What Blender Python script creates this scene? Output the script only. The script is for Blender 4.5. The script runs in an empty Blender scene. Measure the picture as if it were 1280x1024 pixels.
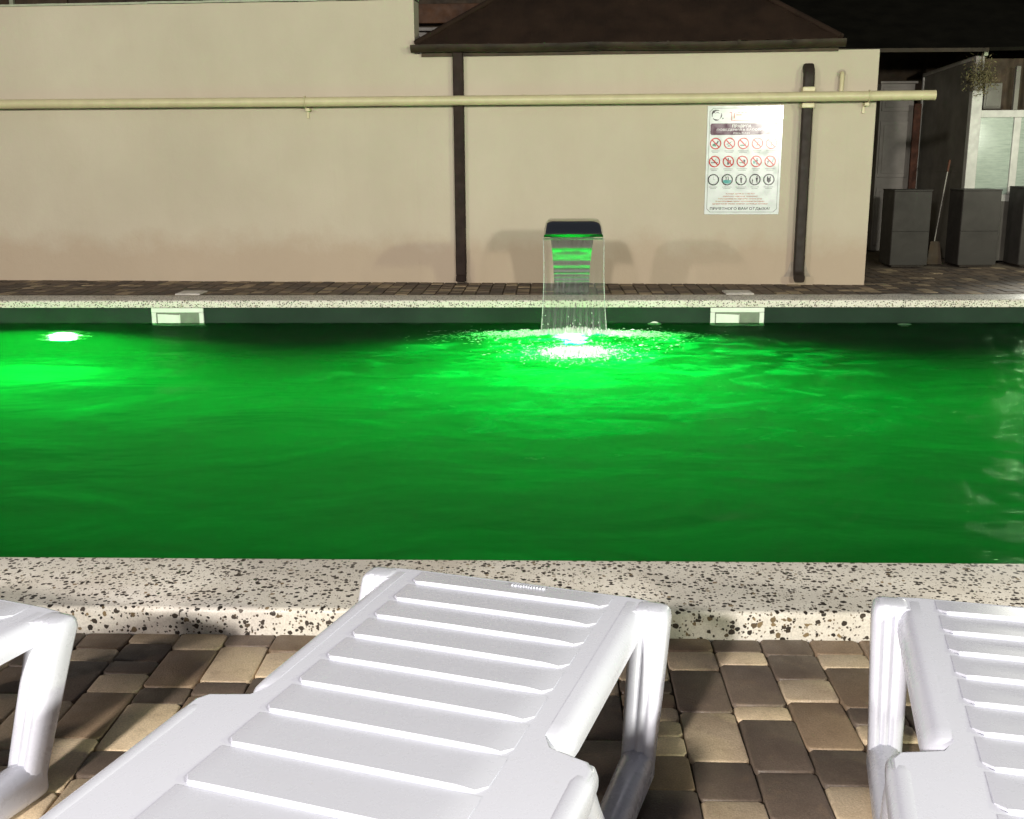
import bpy, bmesh, math, random
from mathutils import Vector, Matrix, noise
R = math.radians
random.seed(7)
scene = bpy.context.scene
COL = scene.collection

# ------------------------------------------------------------------ camera
cam_d = bpy.data.cameras.new('camera')
cam = bpy.data.objects.new('camera', cam_d); COL.objects.link(cam)
th, yaw, roll = R(13.0), R(1.9), R(-0.3)
F = Vector((-math.sin(yaw)*math.cos(th), math.cos(yaw)*math.cos(th), -math.sin(th)))
Rt = Vector((math.cos(yaw), math.sin(yaw), 0)); Up = Rt.cross(F)
R2 = Rt*math.cos(roll)+Up*math.sin(roll); U2 = -Rt*math.sin(roll)+Up*math.cos(roll)
m = Matrix((R2, U2, -F)).transposed().to_4x4(); m.translation = Vector((0, 0, 1.2))
cam.matrix_world = m
cam_d.sensor_width = 36; cam_d.lens = 1353/1280*36; cam_d.clip_start = 0.05; cam_d.clip_end = 600
scene.camera = cam

# ------------------------------------------------------------------ sky, sun (faint, as moonlight), lamps, exposure
SUN_AZ, SUN_EL = R(20), R(32)
w = bpy.data.worlds.new('World'); scene.world = w; w.use_nodes = True
wn = w.node_tree; wn.nodes.clear()
sky = wn.nodes.new('ShaderNodeTexSky'); sky.sky_type = 'NISHITA'; sky.sun_disc = False
sky.sun_elevation = SUN_EL; sky.sun_rotation = math.pi+SUN_AZ
bg = wn.nodes.new('ShaderNodeBackground'); bg.inputs[1].default_value = 0.024
out = wn.nodes.new('ShaderNodeOutputWorld')
hs = wn.nodes.new('ShaderNodeHueSaturation'); hs.inputs['Saturation'].default_value = .4
wn.links.new(sky.outputs[0], hs.inputs['Color']); wn.links.new(hs.outputs[0], bg.inputs[0]); wn.links.new(bg.outputs[0], out.inputs[0])

def aim(o, d): o.rotation_euler = Vector(d).to_track_quat('-Z', 'Y').to_euler()
sd = bpy.data.lights.new('sun', 'SUN'); sd.energy = .05; sd.angle = R(0.5); sd.color = (1.0, .95, .90)
sun = bpy.data.objects.new('sun', sd); COL.objects.link(sun)
aim(sun, (math.sin(SUN_AZ)*math.cos(SUN_EL), math.cos(SUN_AZ)*math.cos(SUN_EL), -math.sin(SUN_EL)))

def flood(name, loc, target, power, color, size=.3, angle=110):
    d = bpy.data.lights.new(name, 'SPOT'); d.energy = power; d.color = color; d.shadow_soft_size = size/2
    d.spot_size = R(angle); d.spot_blend = .6
    o = bpy.data.objects.new(name, d); COL.objects.link(o); o.location = loc
    aim(o, Vector(target)-Vector(loc)); return o
# a row of lamp heads behind the viewer: four faint shadows of the fountain fall on the wall
for i, (lx, pw, lc) in enumerate(((-9.4, 2200, (1, .90, .84)), (-2.15, 2850, (1, .94, .87)), (3.55, 2550, (1, .97, .87)), (10.2, 2600, (.93, 1, .68)))):
    flood('floodlight', (lx, -3.8, 2.25 if i == 2 else 3.1), (lx*.35, 6.5, .4), pw, lc, .42, 125)
flood('added_splash_spot', (-2.6, -4.0, 5.6), (.21, 7.15, -.12), 7000, (.90, 1, .90), .2, 5.5).data.spot_blend = .8  # unseen spot, added only to whiten the splash foam
pd = bpy.data.lights.new('passage_lamp', 'POINT'); pd.energy = 34; pd.color = (.96, 1, .84); pd.shadow_soft_size = .09
po = bpy.data.objects.new('passage_lamp', pd); COL.objects.link(po); po.location = (5.27, 11.7, 1.45)

flood('floodlight_poolside', (5.42, 11.65, .8), (3.0, 6.9, -.1), 130, (1, .98, .86), .5, 60).data.spot_blend = .8

vs = scene.view_settings; vs.view_transform = 'Standard'; vs.look = 'None'; vs.gamma = 1; vs.use_curve_mapping = False
vs.exposure = 0
cy = scene.cycles; cy.use_denoising = True; cy.caustics_reflective = False; cy.caustics_refractive = True
cy.max_bounces = 6; cy.diffuse_bounces = 3; cy.glossy_bounces = 4; cy.transmission_bounces = 5; cy.transparent_max_bounces = 10; cy.volume_bounces = 0; cy.sample_clamp_indirect = 3

# ------------------------------------------------------------------ material helpers
class NT:
    def __init__(s, name):
        s.m = bpy.data.materials.new(name); s.m.use_nodes = True
        s.t = s.m.node_tree; s.n = s.t.nodes; s.n.clear()
        s.out = s.n.new('ShaderNodeOutputMaterial')
    def new(s, typ, **kw):
        nd = s.n.new('ShaderNode'+typ)
        for k, v in kw.items(): setattr(nd, k, v)
        return nd
    def set(s, sock, v):
        if hasattr(v, 'is_linked') or isinstance(v, bpy.types.NodeSocket): s.t.links.new(v, sock)
        elif isinstance(v, (tuple, list)) and len(v) == 3 and sock.type == 'RGBA': sock.default_value = (*v, 1)
        else: sock.default_value = v
    def coord(s, kind='Object', scale=(1, 1, 1), rot=(0, 0, 0)):
        c = s.new('TexCoord'); mp = s.new('Mapping')
        mp.inputs['Scale'].default_value = scale; mp.inputs['Rotation'].default_value = rot
        s.t.links.new(c.outputs[kind], mp.inputs[0]); return mp.outputs[0]
    def noise(s, vec, scale, detail=4, rough=.55, dist=0):
        n = s.new('TexNoise'); s.set(n.inputs['Vector'], vec)
        n.inputs['Scale'].default_value = scale; n.inputs['Detail'].default_value = detail
        n.inputs['Roughness'].default_value = rough; n.inputs['Distortion'].default_value = dist
        return n.outputs[0]
    def ramp(s, fac, stops, interp='LINEAR'):
        r = s.new('ValToRGB'); s.set(r.inputs[0], fac); r.color_ramp.interpolation = interp
        e = r.color_ramp.elements
        while len(e) < len(stops): e.new(.5)
        for el, (p, c) in zip(e, stops):
            el.position = p; el.color = (*c, 1) if isinstance(c, tuple) else (c, c, c, 1)
        return r.outputs[0]
    def mix(s, fac, a, b, mode='MIX'):
        x = s.new('Mix', data_type='RGBA', blend_type=mode)
        s.set(x.inputs[0], fac); s.set(x.inputs[6], a); s.set(x.inputs[7], b); return x.outputs[2]
    def math(s, op, a, b=0.0, c=0.0, clamp=False):
        x = s.new('Math', operation=op, use_clamp=clamp)
        s.set(x.inputs[0], a); s.set(x.inputs[1], b); s.set(x.inputs[2], c); return x.outputs[0]
    def bump(s, h, strength=.3, dist=.01, normal=None):
        b = s.new('Bump'); b.inputs['Strength'].default_value = strength; b.inputs['Distance'].default_value = dist
        s.set(b.inputs['Height'], h)
        if normal is not None: s.set(b.inputs['Normal'], normal)
        return b.outputs[0]
    def bsdf(s, color, rough=.6, metal=0, normal=None, spec=.5, **kw):
        b = s.new('BsdfPrincipled')
        s.set(b.inputs['Base Color'], color); s.set(b.inputs['Roughness'], rough)
        s.set(b.inputs['Metallic'], metal); s.set(b.inputs['Specular IOR Level'], spec)
        if normal is not None: s.set(b.inputs['Normal'], normal)
        for k, v in kw.items(): s.set(b.inputs[k], v)
        return b.outputs[0]
    def surf(s, sh): s.t.links.new(sh, s.out.inputs['Surface']); return s.m
    def mixsh(s, fac, a, b):
        x = s.new('MixShader'); s.set(x.inputs[0], fac); s.t.links.new(a, x.inputs[1]); s.t.links.new(b, x.inputs[2]); return x.outputs[0]

def simple(name, color, rough=.5, metal=0, var=.25, scale=6, bump=.1, bscale=60, spec=.5, coat=0):
    t = NT(name); v = t.coord()
    n = t.noise(v, scale, 5)
    dark = tuple(c*(1-var) for c in color); lite = tuple(min(1, c*(1+var)) for c in color)
    c = t.ramp(n, [(.3, dark), (.7, lite)])
    r = t.ramp(t.noise(v, scale*2.3, 4), [(.3, max(.02, rough-.08)), (.7, min(1, rough+.1))])
    nb = t.bump(t.noise(v, bscale, 3), bump, .004)
    return t.surf(t.bsdf(c, r, metal, nb, spec, **({'Coat Weight': coat} if coat else {})))

M = {}
def plaster():
    t = NT('cream_plaster'); v = t.coord()
    big = t.noise(v, .7, 5, .6); mid = t.noise(t.coord(scale=(1, 1, .35)), 2.6, 6, .65); fine = t.noise(v, 90, 3)
    c = t.ramp(big, [(.28, (.48, .422, .325)), (.72, (.56, .497, .39))])
    c = t.mix(t.ramp(mid, [(.48, 0.0), (.75, .26)]), c, (.48, .40, .30))
    drip = t.noise(t.coord(scale=(7, 7, .35)), 1.6, 5, .7)
    c = t.mix(t.ramp(drip, [(.56, 0.0), (.78, .15)]), c, (.43, .38, .29))
    # irregular patches, browner towards the foot of the wall
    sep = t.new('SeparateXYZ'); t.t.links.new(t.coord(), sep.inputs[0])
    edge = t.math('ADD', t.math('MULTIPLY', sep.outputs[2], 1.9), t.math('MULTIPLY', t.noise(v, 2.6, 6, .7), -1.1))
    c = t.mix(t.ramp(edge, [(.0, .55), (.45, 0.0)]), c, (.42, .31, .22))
    nb = t.bump(t.noise(v, 4, 6, .65), .5, .02, t.bump(fine, .35, .004))
    return t.surf(t.bsdf(c, .85, 0, nb, .25))
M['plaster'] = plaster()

def terrazzo():
    t = NT('terrazzo'); v0 = t.coord()
    wob = t.new('VectorMath', operation='ADD'); t.t.links.new(v0, wob.inputs[0])
    nz = t.new('TexNoise'); t.t.links.new(v0, nz.inputs['Vector']); nz.inputs['Scale'].default_value = 70
    sc = t.new('VectorMath', operation='SCALE'); t.t.links.new(nz.outputs['Color'], sc.inputs[0]); sc.inputs['Scale'].default_value = .010
    t.t.links.new(sc.outputs[0], wob.inputs[1])
    def chips(scale, size, keep):
        vo = t.new('TexVoronoi'); t.t.links.new(wob.outputs[0], vo.inputs['Vector']); vo.inputs['Scale'].default_value = scale
        sp = t.new('SeparateColor'); t.t.links.new(vo.outputs['Color'], sp.inputs[0])
        lim = t.math('MULTIPLY', t.math('GREATER_THAN', sp.outputs[0], keep), t.math('MULTIPLY_ADD', sp.outputs[1], size*.6, size*.5))
        return t.math('LESS_THAN', vo.outputs['Distance'], lim), sp.outputs[2]
    a, ca = chips(70, .50, .48); b, cb = chips(138, .42, .68)
    base = t.ramp(t.noise(v0, 9, 6, .65), [(.3, (.65, .60, .53)), (.7, (.77, .725, .66))])
    base = t.mix(t.ramp(t.noise(v0, 260, 2), [(.35, .35), (.6, 0.0)]), base, (.36, .32, .28))
    base = t.mix(t.ramp(t.noise(v0, 2.3, 5, .6), [(.56, 0.0), (.74, .42)]), base, (.36, .29, .21))
    col = t.mix(b, base, t.ramp(cb, [(0, (.07, .055, .045)), (.6, (.12, .095, .07)), (1, (.30, .24, .17))]))
    col = t.mix(a, col, t.ramp(ca, [(0, (.022, .017, .014)), (.75, (.05, .036, .026)), (1, (.24, .17, .09))]))
    nb = t.bump(t.noise(v0, 160, 3), .18, .002)
    return t.surf(t.bsdf(col, t.ramp(t.noise(v0, 14), [(.3, .38), (.7, .6)]), 0, nb, .4))
M['terrazzo'] = terrazzo()

def paver_mat(name, c1, c2):
    t = NT(name); v = t.coord()
    oi = t.new('ObjectInfo'); off = t.new('VectorMath', operation='ADD')
    t.t.links.new(v, off.inputs[0])
    cmb = t.new('CombineXYZ'); s17 = t.math('MULTIPLY', oi.outputs['Random'], 37.0)
    t.set(cmb.inputs[0], s17); t.set(cmb.inputs[1], s17); t.t.links.new(cmb.outputs[0], off.inputs[1])
    p = off.outputs[0]
    c = t.ramp(t.noise(p, 7, 5, .6), [(.3, c1), (.7, c2)])
    c = t.mix(t.ramp(t.noise(p, 220, 2), [(.4, .4), (.6, 0.0)]), c, tuple(x*.62 for x in c1))
    c = t.mix(t.ramp(t.noise(p, 420, 2), [(.58, 0.0), (.72, .35)]), c, tuple(min(1, x*1.7) for x in c2))
    c = t.mix(t.ramp(t.noise(p, 22, 6, .7), [(.54, 0.0), (.72, .5)]), c, (.22, .155, .10))
    c = t.mix(t.ramp(t.noise(v, 9, 6, .7), [(.55, 0.0), (.75, .45)]), c, tuple(x*.5 for x in c1))
    br = t.math('MULTIPLY_ADD', oi.outputs['Random'], .45, .78)
    hs = t.new('HueSaturation'); t.set(hs.inputs['Value'], br); t.set(hs.inputs['Color'], c)
    nb = t.bump(t.noise(p, 240, 3), .35, .003, t.bump(t.noise(p, 30, 4), .25, .006))
    return t.surf(t.bsdf(hs.outputs[0], t.ramp(t.noise(p, 18), [(.3, .40), (.7, .66)]), 0, nb, .45))
M['pv_tan'] = paver_mat('paver_tan', (.54, .41, .27), (.68, .545, .385))
M['pv_mid'] = paver_mat('paver_brown', (.19, .13, .084), (.275, .197, .132))
M['pv_dark'] = paver_mat('paver_dark', (.108, .080, .062), (.175, .132, .10))

def island_pavers():
    t = NT('paver_mix'); g = t.new('NewGeometry'); v = t.coord()
    r = g.outputs['Random Per Island']
    c = t.ramp(r, [(0, (.07, .052, .043)), (.34, (.12, .085, .06)), (.68, (.15, .108, .075)), (.84, (.33, .25, .16))], 'CONSTANT')
    c = t.mix(t.ramp(t.noise(v, 12, 5), [(.4, .45), (.7, 0.0)]), c, (.07, .052, .038))
    nb = t.bump(t.noise(v, 150, 3), .3, .003)
    return t.surf(t.bsdf(c, .75, 0, nb, .3))
M['pv_mix'] = island_pavers()
def ground_mat():
    t = NT('ground_paving'); v = t.coord('Object', rot=(0, 0, R(90)))
    b = t.new('TexBrick'); t.t.links.new(v, b.inputs['Vector']); b.inputs['Scale'].default_value = 1
    b.inputs['Brick Width'].default_value = .17; b.inputs['Row Height'].default_value = .1245; b.inputs['Mortar Size'].default_value = .004
    for i, c in enumerate(((.13, .095, .065), (.08, .06, .048), (.03, .025, .02))): b.inputs[1+i].default_value = (*c, 1)
    c = t.mix(t.ramp(t.noise(v, 3, 5), [(.4, .4), (.7, 0.0)]), b.outputs[0], (.06, .05, .04))
    return t.surf(t.bsdf(c, .85, 0, t.bump(t.noise(v, 60), .3, .004), .3))
M['ground'] = ground_mat()
M['sand'] = simple('joint_sand', (.12, .09, .06), .95, var=.4, scale=30, bump=.4, bscale=300)

def plastic():
    t = NT('white_plastic'); v = t.coord()
    c = t.ramp(t.noise(v, 5, 5, .6), [(.35, (.545, .555, .632)), (.7, (.56, .57, .648))])
    c = t.mix(t.ramp(t.noise(v, 11, 7, .72), [(.5, 0.0), (.85, .045)]), c, (.50, .48, .45))
    c = t.mix(t.ramp(t.noise(v, 60, 6, .8), [(.62, 0.0), (.74, .45)]), c, (.42, .39, .34))
    r = t.ramp(t.noise(v, 24, 5, .7), [(.3, .25), (.75, .31)])
    nb = t.bump(t.noise(v, 5, 1), .03, .004)
    return t.surf(t.bsdf(c, r, 0, nb, .5))
M['plastic'] = plastic()
M['pipe'] = simple('cream_pipe_paint', (.56, .50, .30), .38, var=.08, scale=9, bump=.05)
M['brown_metal'] = simple('brown_painted_metal', (.026, .016, .012), .7, spec=.2, var=.3, scale=8, bump=.08)
M['gutter'] = simple('weathered_gutter', (.028, .019, .010), .6, spec=.25, var=.6, scale=5, bump=.15)
M['rust'] = simple('rusty_steel', (.075, .027, .013), .8, var=.5, scale=14, bump=.3)
M['black_metal'] = simple('black_pipe_paint', (.026, .018, .013), .6, spec=.3, var=.3, scale=8, bump=.08)
M['roof'] = simple('brown_roof_sheet', (.026, .015, .009), .7, spec=.2, var=.35, scale=3, bump=.12, bscale=40)
M['darkroof'] = simple('old_dark_roofing', (.008, .0072, .005), .95, spec=.05, var=.4, scale=4, bump=.2, bscale=40)
M['darkwood'] = simple('dark_timber', (.050, .032, .016), .75, var=.5, scale=5, bump=.2, bscale=40)
M['redwood'] = simple('reddish_timber', (.085, .035, .012), .7, var=.4, scale=5, bump=.2)
M['greypanel'] = simple('grey_panel', (.13, .12, .10), .5, var=.25, scale=3, bump=.1)
M['greydoor'] = simple('pale_grey_door_paint', (.27, .25, .22), .5, var=.25, scale=3.5, bump=.12)
M['whitepaint'] = simple('worn_white_paint', (.46, .45, .41), .5, var=.15, scale=10, bump=.12)
M['greenish'] = simple('pale_green_paint', (.34, .37, .26), .5, var=.15, scale=10, bump=.1)
M['anthracite'] = simple('anthracite_panel', (.040, .036, .032), .6, spec=.25, var=.2, scale=4, bump=.08)
M['lidplastic'] = simple('old_white_lid', (.50, .47, .43), .5, var=.2, scale=20, bump=.1)
M['skimmer'] = simple('skimmer_plastic', (.74, .76, .70), .4, var=.06, scale=10, bump=.04)
M['skimdark'] = simple('skimmer_inside', (.17, .20, .15), .6, var=.2, scale=10, bump=.04)
M['liner'] = simple('dark_pool_liner', (.024, .043, .030), .85, spec=.08, var=.2, scale=2.2, bump=.05)
M['board'] = simple('laminated_white_board', (.70, .74, .73), .17, spec=.5, var=.03, scale=5, bump=.01)
def ink(name, c): return simple(name, c, .17, spec=.5, var=.04, scale=5, bump=.0)
M['ink_black'] = ink('print_black', (.03, .03, .03)); M['ink_red'] = ink('print_red', (.50, .022, .012)); M['ink_plum'] = ink('print_plum', (.07, .010, .034))
M['ink_white'] = ink('print_white', (.72, .70, .71)); M['ink_grey'] = ink('print_grey', (.32, .34, .33)); M['ink_teal'] = ink('print_teal', (.10, .38, .36))
M['ink_orange'] = ink('print_orange', (.50, .14, .05)); M['ink_green'] = ink('print_green', (.05, .22, .14))
def steel():
    t = NT('polished_steel'); v = t.coord(scale=(1, 1, 1))
    nb = t.bump(t.noise(t.coord(scale=(1, 30, 30)), 6, 2), .03, .003)
    return t.surf(t.bsdf((.58, .58, .57), .09, 1, nb))
M['steel'] = steel()
def lens():
    t = NT('lit_lamp_lens'); e = t.new('Emission'); e.inputs[0].default_value = (.50, 1, .50, 1); e.inputs[1].default_value = 22
    return t.surf(e.outputs[0])
M['lens'] = lens()
def glass_frosted():
    t = NT('frosted_glass'); v = t.coord(scale=(1.2, 1, 9))
    c = t.ramp(t.noise(v, 5, 6, .7), [(.3, (.16, .20, .17)), (.7, (.30, .35, .30))])
    return t.surf(t.bsdf(c, .28, 0, t.bump(t.noise(v, 14, 4), .2, .004), .5))
M['frosted'] = glass_frosted()
def darkglass():
    t = NT('dark_window_glass'); return t.surf(t.bsdf((.02, .02, .018), .06, 0, t.bump(t.noise(t.coord(), 3), .03, .01), .5))
M['darkglass'] = darkglass()
def dry():
    t = NT('dry_leaves'); c = t.ramp(t.new('ObjectInfo').outputs['Random'], [(0, (.20, .17, .07)), (1, (.20, .17, .07))])
    g = t.new('NewGeometry'); c = t.ramp(g.outputs['Random Per Island'], [(0, (.07, .06, .022)), (1, (.17, .145, .065))])
    return t.surf(t.bsdf(c, .8))
M['dry'] = dry()

FX, FY = .21, 7.55     # where the falling water boils up
def water():
    t = NT('pool_water')
    geo = t.new('NewGeometry'); pos = geo.outputs['Position']
    def mapped(scale, rot=0):
        mp = t.new('Mapping'); mp.inputs['Scale'].default_value = scale; mp.inputs['Rotation'].default_value = (0, 0, rot)
        t.t.links.new(pos, mp.inputs[0]); return mp.outputs[0]
    n1 = t.noise(mapped((1.0, 1.25, 1)), 2.1, 4, .55, .4)
    n0 = t.noise(mapped((1.0, 1.7, 1), -.2), .9, 3, .5, .5)
    n2 = t.noise(mapped((1.0, 1.35, 1), .3), 11, 5, .62, .8)
    nb = t.bump(n2, .45, .012, t.bump(n1, .5, .05, t.bump(n0, .8, .16)))
    fr = t.new('Fresnel'); fr.inputs[0].default_value = 1.333; t.t.links.new(nb, fr.inputs['Normal'])
    refr = t.new('BsdfRefraction'); refr.inputs['IOR'].default_value = 1.333; refr.inputs['Roughness'].default_value = .14; t.t.links.new(nb, refr.inputs['Normal'])
    tr = t.new('BsdfTransparent')
    gl = t.new('BsdfGlossy'); gl.inputs[0].default_value = (.40, .72, .42, 1); gl.inputs['Roughness'].default_value = .07; t.t.links.new(nb, gl.inputs['Normal'])
    body = refr.outputs[0]
    s = t.mixsh(t.math('MULTIPLY', fr.outputs[0], .09), body, gl.outputs[0])
    # thin bubbly film at the fountain; wide patches stand in for dappled light
    sep = t.new('SeparateXYZ'); t.t.links.new(pos, sep.inputs[0])
    def lobe(cx, cy_, ax, ay):
        dx = t.math('MULTIPLY', t.math('SUBTRACT', sep.outputs[0], cx), 1/ax); dy = t.math('MULTIPLY', t.math('SUBTRACT', sep.outputs[1], cy_), 1/ay)
        return t.math('SQRT', t.math('ADD', t.math('MULTIPLY', dx, dx), t.math('MULTIPLY', dy, dy)))
    patch = t.ramp(t.noise(mapped((1, 1.5, 1)), 2.6, 4, .6, 1.2), [(.47, 0.0), (.68, 1.0)])
    fine = t.ramp(t.noise(mapped((1, 1.6, 1)), 11, 6, .7, 1.0), [(.38, 0.0), (.62, 1.0)])
    f1 = t.math('MULTIPLY', t.ramp(lobe(FX+.25, FY-1.3, 2.3, 2.4), [(.1, .85), (1.0, 0.0)]), patch)
    f2 = t.math('MULTIPLY', t.ramp(lobe(FX, FY-.12, .62, .52), [(.25, .75), (1.0, 0.0)]), fine)
    f3 = t.math('MULTIPLY', t.ramp(lobe(FX, 8.40, 1.0, .16), [(.25, .5), (1.0, 0.0)]), fine)
    film = t.math('ADD', t.math('ADD', f1, f2), f3, clamp=True)
    fm = t.new('BsdfTranslucent'); fm.inputs[0].default_value = (.85, .9, .85, 1)
    s = t.mixsh(film, s, fm.outputs[0])
    t.surf(s)
    vol = t.new('VolumeScatter'); vol.inputs['Color'].default_value = (.25, .95, .55, 1); vol.inputs['Density'].default_value = .10; vol.inputs['Anisotropy'].default_value = .0
    t.t.links.new(vol.outputs[0], t.out.inputs['Volume'])
    return t.m
M['water'] = water()
def curtain():
    t = NT('falling_water'); v = t.coord(scale=(16, .8, .8))
    n = t.noise(v, 1.0, 3, .5)
    nb = t.bump(n, .12, .01)
    tr = t.new('BsdfTransparent'); tr.inputs[0].default_value = (.94, .95, .92, 1)
    gl = t.new('BsdfGlossy'); gl.inputs['Roughness'].default_value = .16; t.t.links.new(nb, gl.inputs['Normal'])
    fm = t.new('BsdfTranslucent'); fm.inputs[0].default_value = (.9, .95, .9, 1)
    s = t.mixsh(t.ramp(n, [(.3, .04), (.75, .07)]), tr.outputs[0], gl.outputs[0])
    s = t.mixsh(t.ramp(n, [(.3, .04), (.8, .05)]), s, fm.outputs[0])
    df = t.new('BsdfDiffuse'); df.inputs[0].default_value = (.85, .9, .85, 1)
    s = t.mixsh(t.ramp(n, [(.3, .035), (.8, .045)]), s, df.outputs[0])
    return t.surf(s)
M['curtain'] = curtain()
def rim():
    t = NT('water_rope'); tr = t.new('BsdfTransparent'); gl = t.new('BsdfGlossy'); gl.inputs['Roughness'].default_value = .2
    fm = t.new('BsdfDiffuse'); fm.inputs[0].default_value = (.85, .9, .85, 1)
    n = t.noise(t.coord(scale=(1, 1, 4)), 9, 3)
    return t.surf(t.mixsh(t.ramp(n, [(.3, .25), (.7, .6)]), tr.outputs[0], t.mixsh(.3, fm.outputs[0], gl.outputs[0])))
M['rim'] = rim()
def foam():
    t = NT('white_foam'); d = t.new('BsdfDiffuse'); d.inputs[0].default_value = (.9, .93, .9, 1)
    tl = t.new('BsdfTranslucent'); tl.inputs[0].default_value = (.9, .95, .9, 1)
    gl = t.new('BsdfGlossy'); gl.inputs['Roughness'].default_value = .25
    return t.surf(t.mixsh(.12, t.mixsh(.35, d.outputs[0], tl.outputs[0]), gl.outputs[0]))
M['foam'] = foam()

# ------------------------------------------------------------------ mesh helpers
class MB:
    def __init__(s): s.v = []; s.f = []
    def add(s, vs_, fs):
        o = len(s.v); s.v += [tuple(p) for p in vs_]; s.f += [tuple(i+o for i in f) for f in fs]; return s
    def box(s, x0, x1, y0, y1, z0, z1):
        return s.add([(x0, y0, z0), (x1, y0, z0), (x1, y1, z0), (x0, y1, z0), (x0, y0, z1), (x1, y0, z1), (x1, y1, z1), (x0, y1, z1)],
                     [(0, 3, 2, 1), (4, 5, 6, 7), (0, 1, 5, 4), (1, 2, 6, 5), (2, 3, 7, 6), (3, 0, 4, 7)])
    def loft(s, rings, caps=True, closed=True):
        n = len(rings[0]); vs_ = [p for r in rings for p in r]; fs = []
        for i in range(len(rings)-1):
            for j in range(n if closed else n-1):
                k = (j+1) % n; fs.append((i*n+j, i*n+k, (i+1)*n+k, (i+1)*n+j))
        if caps and closed: fs += [tuple(range(n-1, -1, -1)), tuple((len(rings)-1)*n+j for j in range(n))]
        return s.add(vs_, fs)
    def tube(s, path, r, n=12, caps=True, squash=None):
        P = [Vector(p) for p in path]; rings = []; prev = None
        for i, p in enumerate(P):
            d = (P[min(i+1, len(P)-1)]-P[max(i-1, 0)]).normalized()
            if prev is None:
                a = Vector((0, 0, 1)) if abs(d.z) < .9 else Vector((0, 1, 0)); u = d.cross(a).normalized()
            else:
                u = (prev-d*prev.dot(d)).normalized()
            prev = u; v = d.cross(u)
            ru, rv = (r, r) if not isinstance(r, (tuple, list)) else r
            pts = []
            for j in range(n):
                an = 2*math.pi*j/n; ca, sa = math.cos(an), math.sin(an)
                if squash:
                    e = squash; ca = math.copysign(abs(ca)**e, ca); sa = math.copysign(abs(sa)**e, sa)
                pts.append(p+u*ru*ca+v*rv*sa)
            rings.append(pts)
        return s.loft(rings, caps)
    def prism_x(s, prof, x0, x1):      # profile of (y,z) pushed along x
        return s.loft([[(x0, y, z) for y, z in prof], [(x1, y, z) for y, z in prof]])
    def prism_y(s, prof, y0, y1):      # profile of (x,z) pushed along y
        return s.loft([[(x, y0, z) for x, z in prof], [(x, y1, z) for x, z in prof]])
    def build(s, name, mat, parent=None, loc=None, rotz=None, bevel=0, seg=2, smooth=None, recalc=True):
        me = bpy.data.meshes.new(name); me.from_pydata(s.v, [], s.f)
        if recalc:
            bm = bmesh.new(); bm.from_mesh(me); bmesh.ops.recalc_face_normals(bm, faces=bm.faces); bm.to_mesh(me); bm.free()
        me.materials.append(M[mat] if isinstance(mat, str) else mat)
        o = bpy.data.objects.new(name, me); COL.objects.link(o)
        if parent is not None: o.parent = parent
        if loc is not None: o.location = loc
        if rotz is not None: o.rotation_euler = (0, 0, rotz)
        if smooth:
            for p in me.polygons: p.use_smooth = True
            me.set_sharp_from_angle(angle=R(smooth))
        if bevel:
            b = o.modifiers.new('bevel', 'BEVEL'); b.width = bevel; b.segments = seg; b.limit_method = 'ANGLE'; b.angle_limit = R(35)
        return o
def tag(o, label, cat, group=None):
    o['label'] = label; o['category'] = cat
    if group: o['group'] = group
    return o
def empty(name, loc, rotz=0):
    o = bpy.data.objects.new(name, None); COL.objects.link(o); o.location = loc; o.rotation_euler = (0, 0, rotz); o.empty_display_size = .1; return o
def struct(o): o['kind'] = 'structure'; return o
def stuff(o): o['kind'] = 'stuff'; return o

# ------------------------------------------------------------------ ground
g = MB()
for x0, x1, y0, y1 in ((-250, 250, -250, 2.6), (-250, 250, 9.2, 250), (-250, -9, 2.6, 9.2), (9, 250, 2.6, 9.2)):
    g.add([(x0, y0, -.034), (x1, y0, -.034), (x1, y1, -.034), (x0, y1, -.034)], [(0, 1, 2, 3)])
struct(g.build('ground', 'ground', recalc=False))

def paver_geo(w_, l_, hgt=.05, r=.009, ch=.0038):
    # octagonal block with a worn top edge, centred, top at z=0
    def ring(ins, z):
        a, b = w_/2-ins, l_/2-ins; c = r
        return [(-a+c, -b, z), (a-c, -b, z), (a, -b+c, z), (a, b-c, z), (a-c, b, z), (-a+c, b, z), (-a, b-c, z), (-a, -b+c, z)]
    return [ring(0, -hgt), ring(0, -ch), ring(ch*.35, -ch*.3), ring(ch, 0)]
PITCH, X0 = .1245, .419
paving = struct(MB().box(-8, 8, -6, 2.592, -.033, -.014).build('paving', 'sand'))
# piece boundaries read along the columns next to the coping, and their tones (t tan, m brown, d dark)
cols = {
 0:  ([2.591, 2.500], 'm'), }
known = {
  -1: ([2.591, 2.50, 2.362, 2.298, 2.231, 2.173, 2.106, 2.032, 1.90, 1.77], 'mtdmtttmdt'),
  0: ([2.591, 2.515, 2.414, 2.211, 2.010, 1.871, 1.77], 'mtdtdt'),
  1: ([2.591, 2.520, 2.444, 2.244, 2.177, 1.972, 1.809], 'dtdtdd'),
  2: ([2.591, 2.499, 2.369, 2.264, 2.060, 1.926, 1.809], 'ddtmdt'),
  3: ([2.591, 2.507, 2.433, 2.237, 2.161, 2.09, 1.90], 'mtmdtm'),
  -12: ([2.591, 2.499, 2.432, 2.229, 2.024, 1.956, 1.826], 'mtdtdt'),
  -11: ([2.591, 2.533, 2.435, 2.368, 2.271, 2.066, 1.866], 'tddtmt'),
  -10: ([2.591, 2.499, 2.300, 2.222, 2.02], 'tmdt'),
  -9: ([2.591, 2.525, 2.330, 2.264, 2.13], 'dtdm'),
  -13: ([2.591, 2.400, 2.264, 2.135, 2.0], 'dmtd'),
  -14: ([2.591, 2.50, 2.365, 2.16, 2.09, 1.89], 'mtmdt'),
}
rp = random.Random(3)
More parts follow.
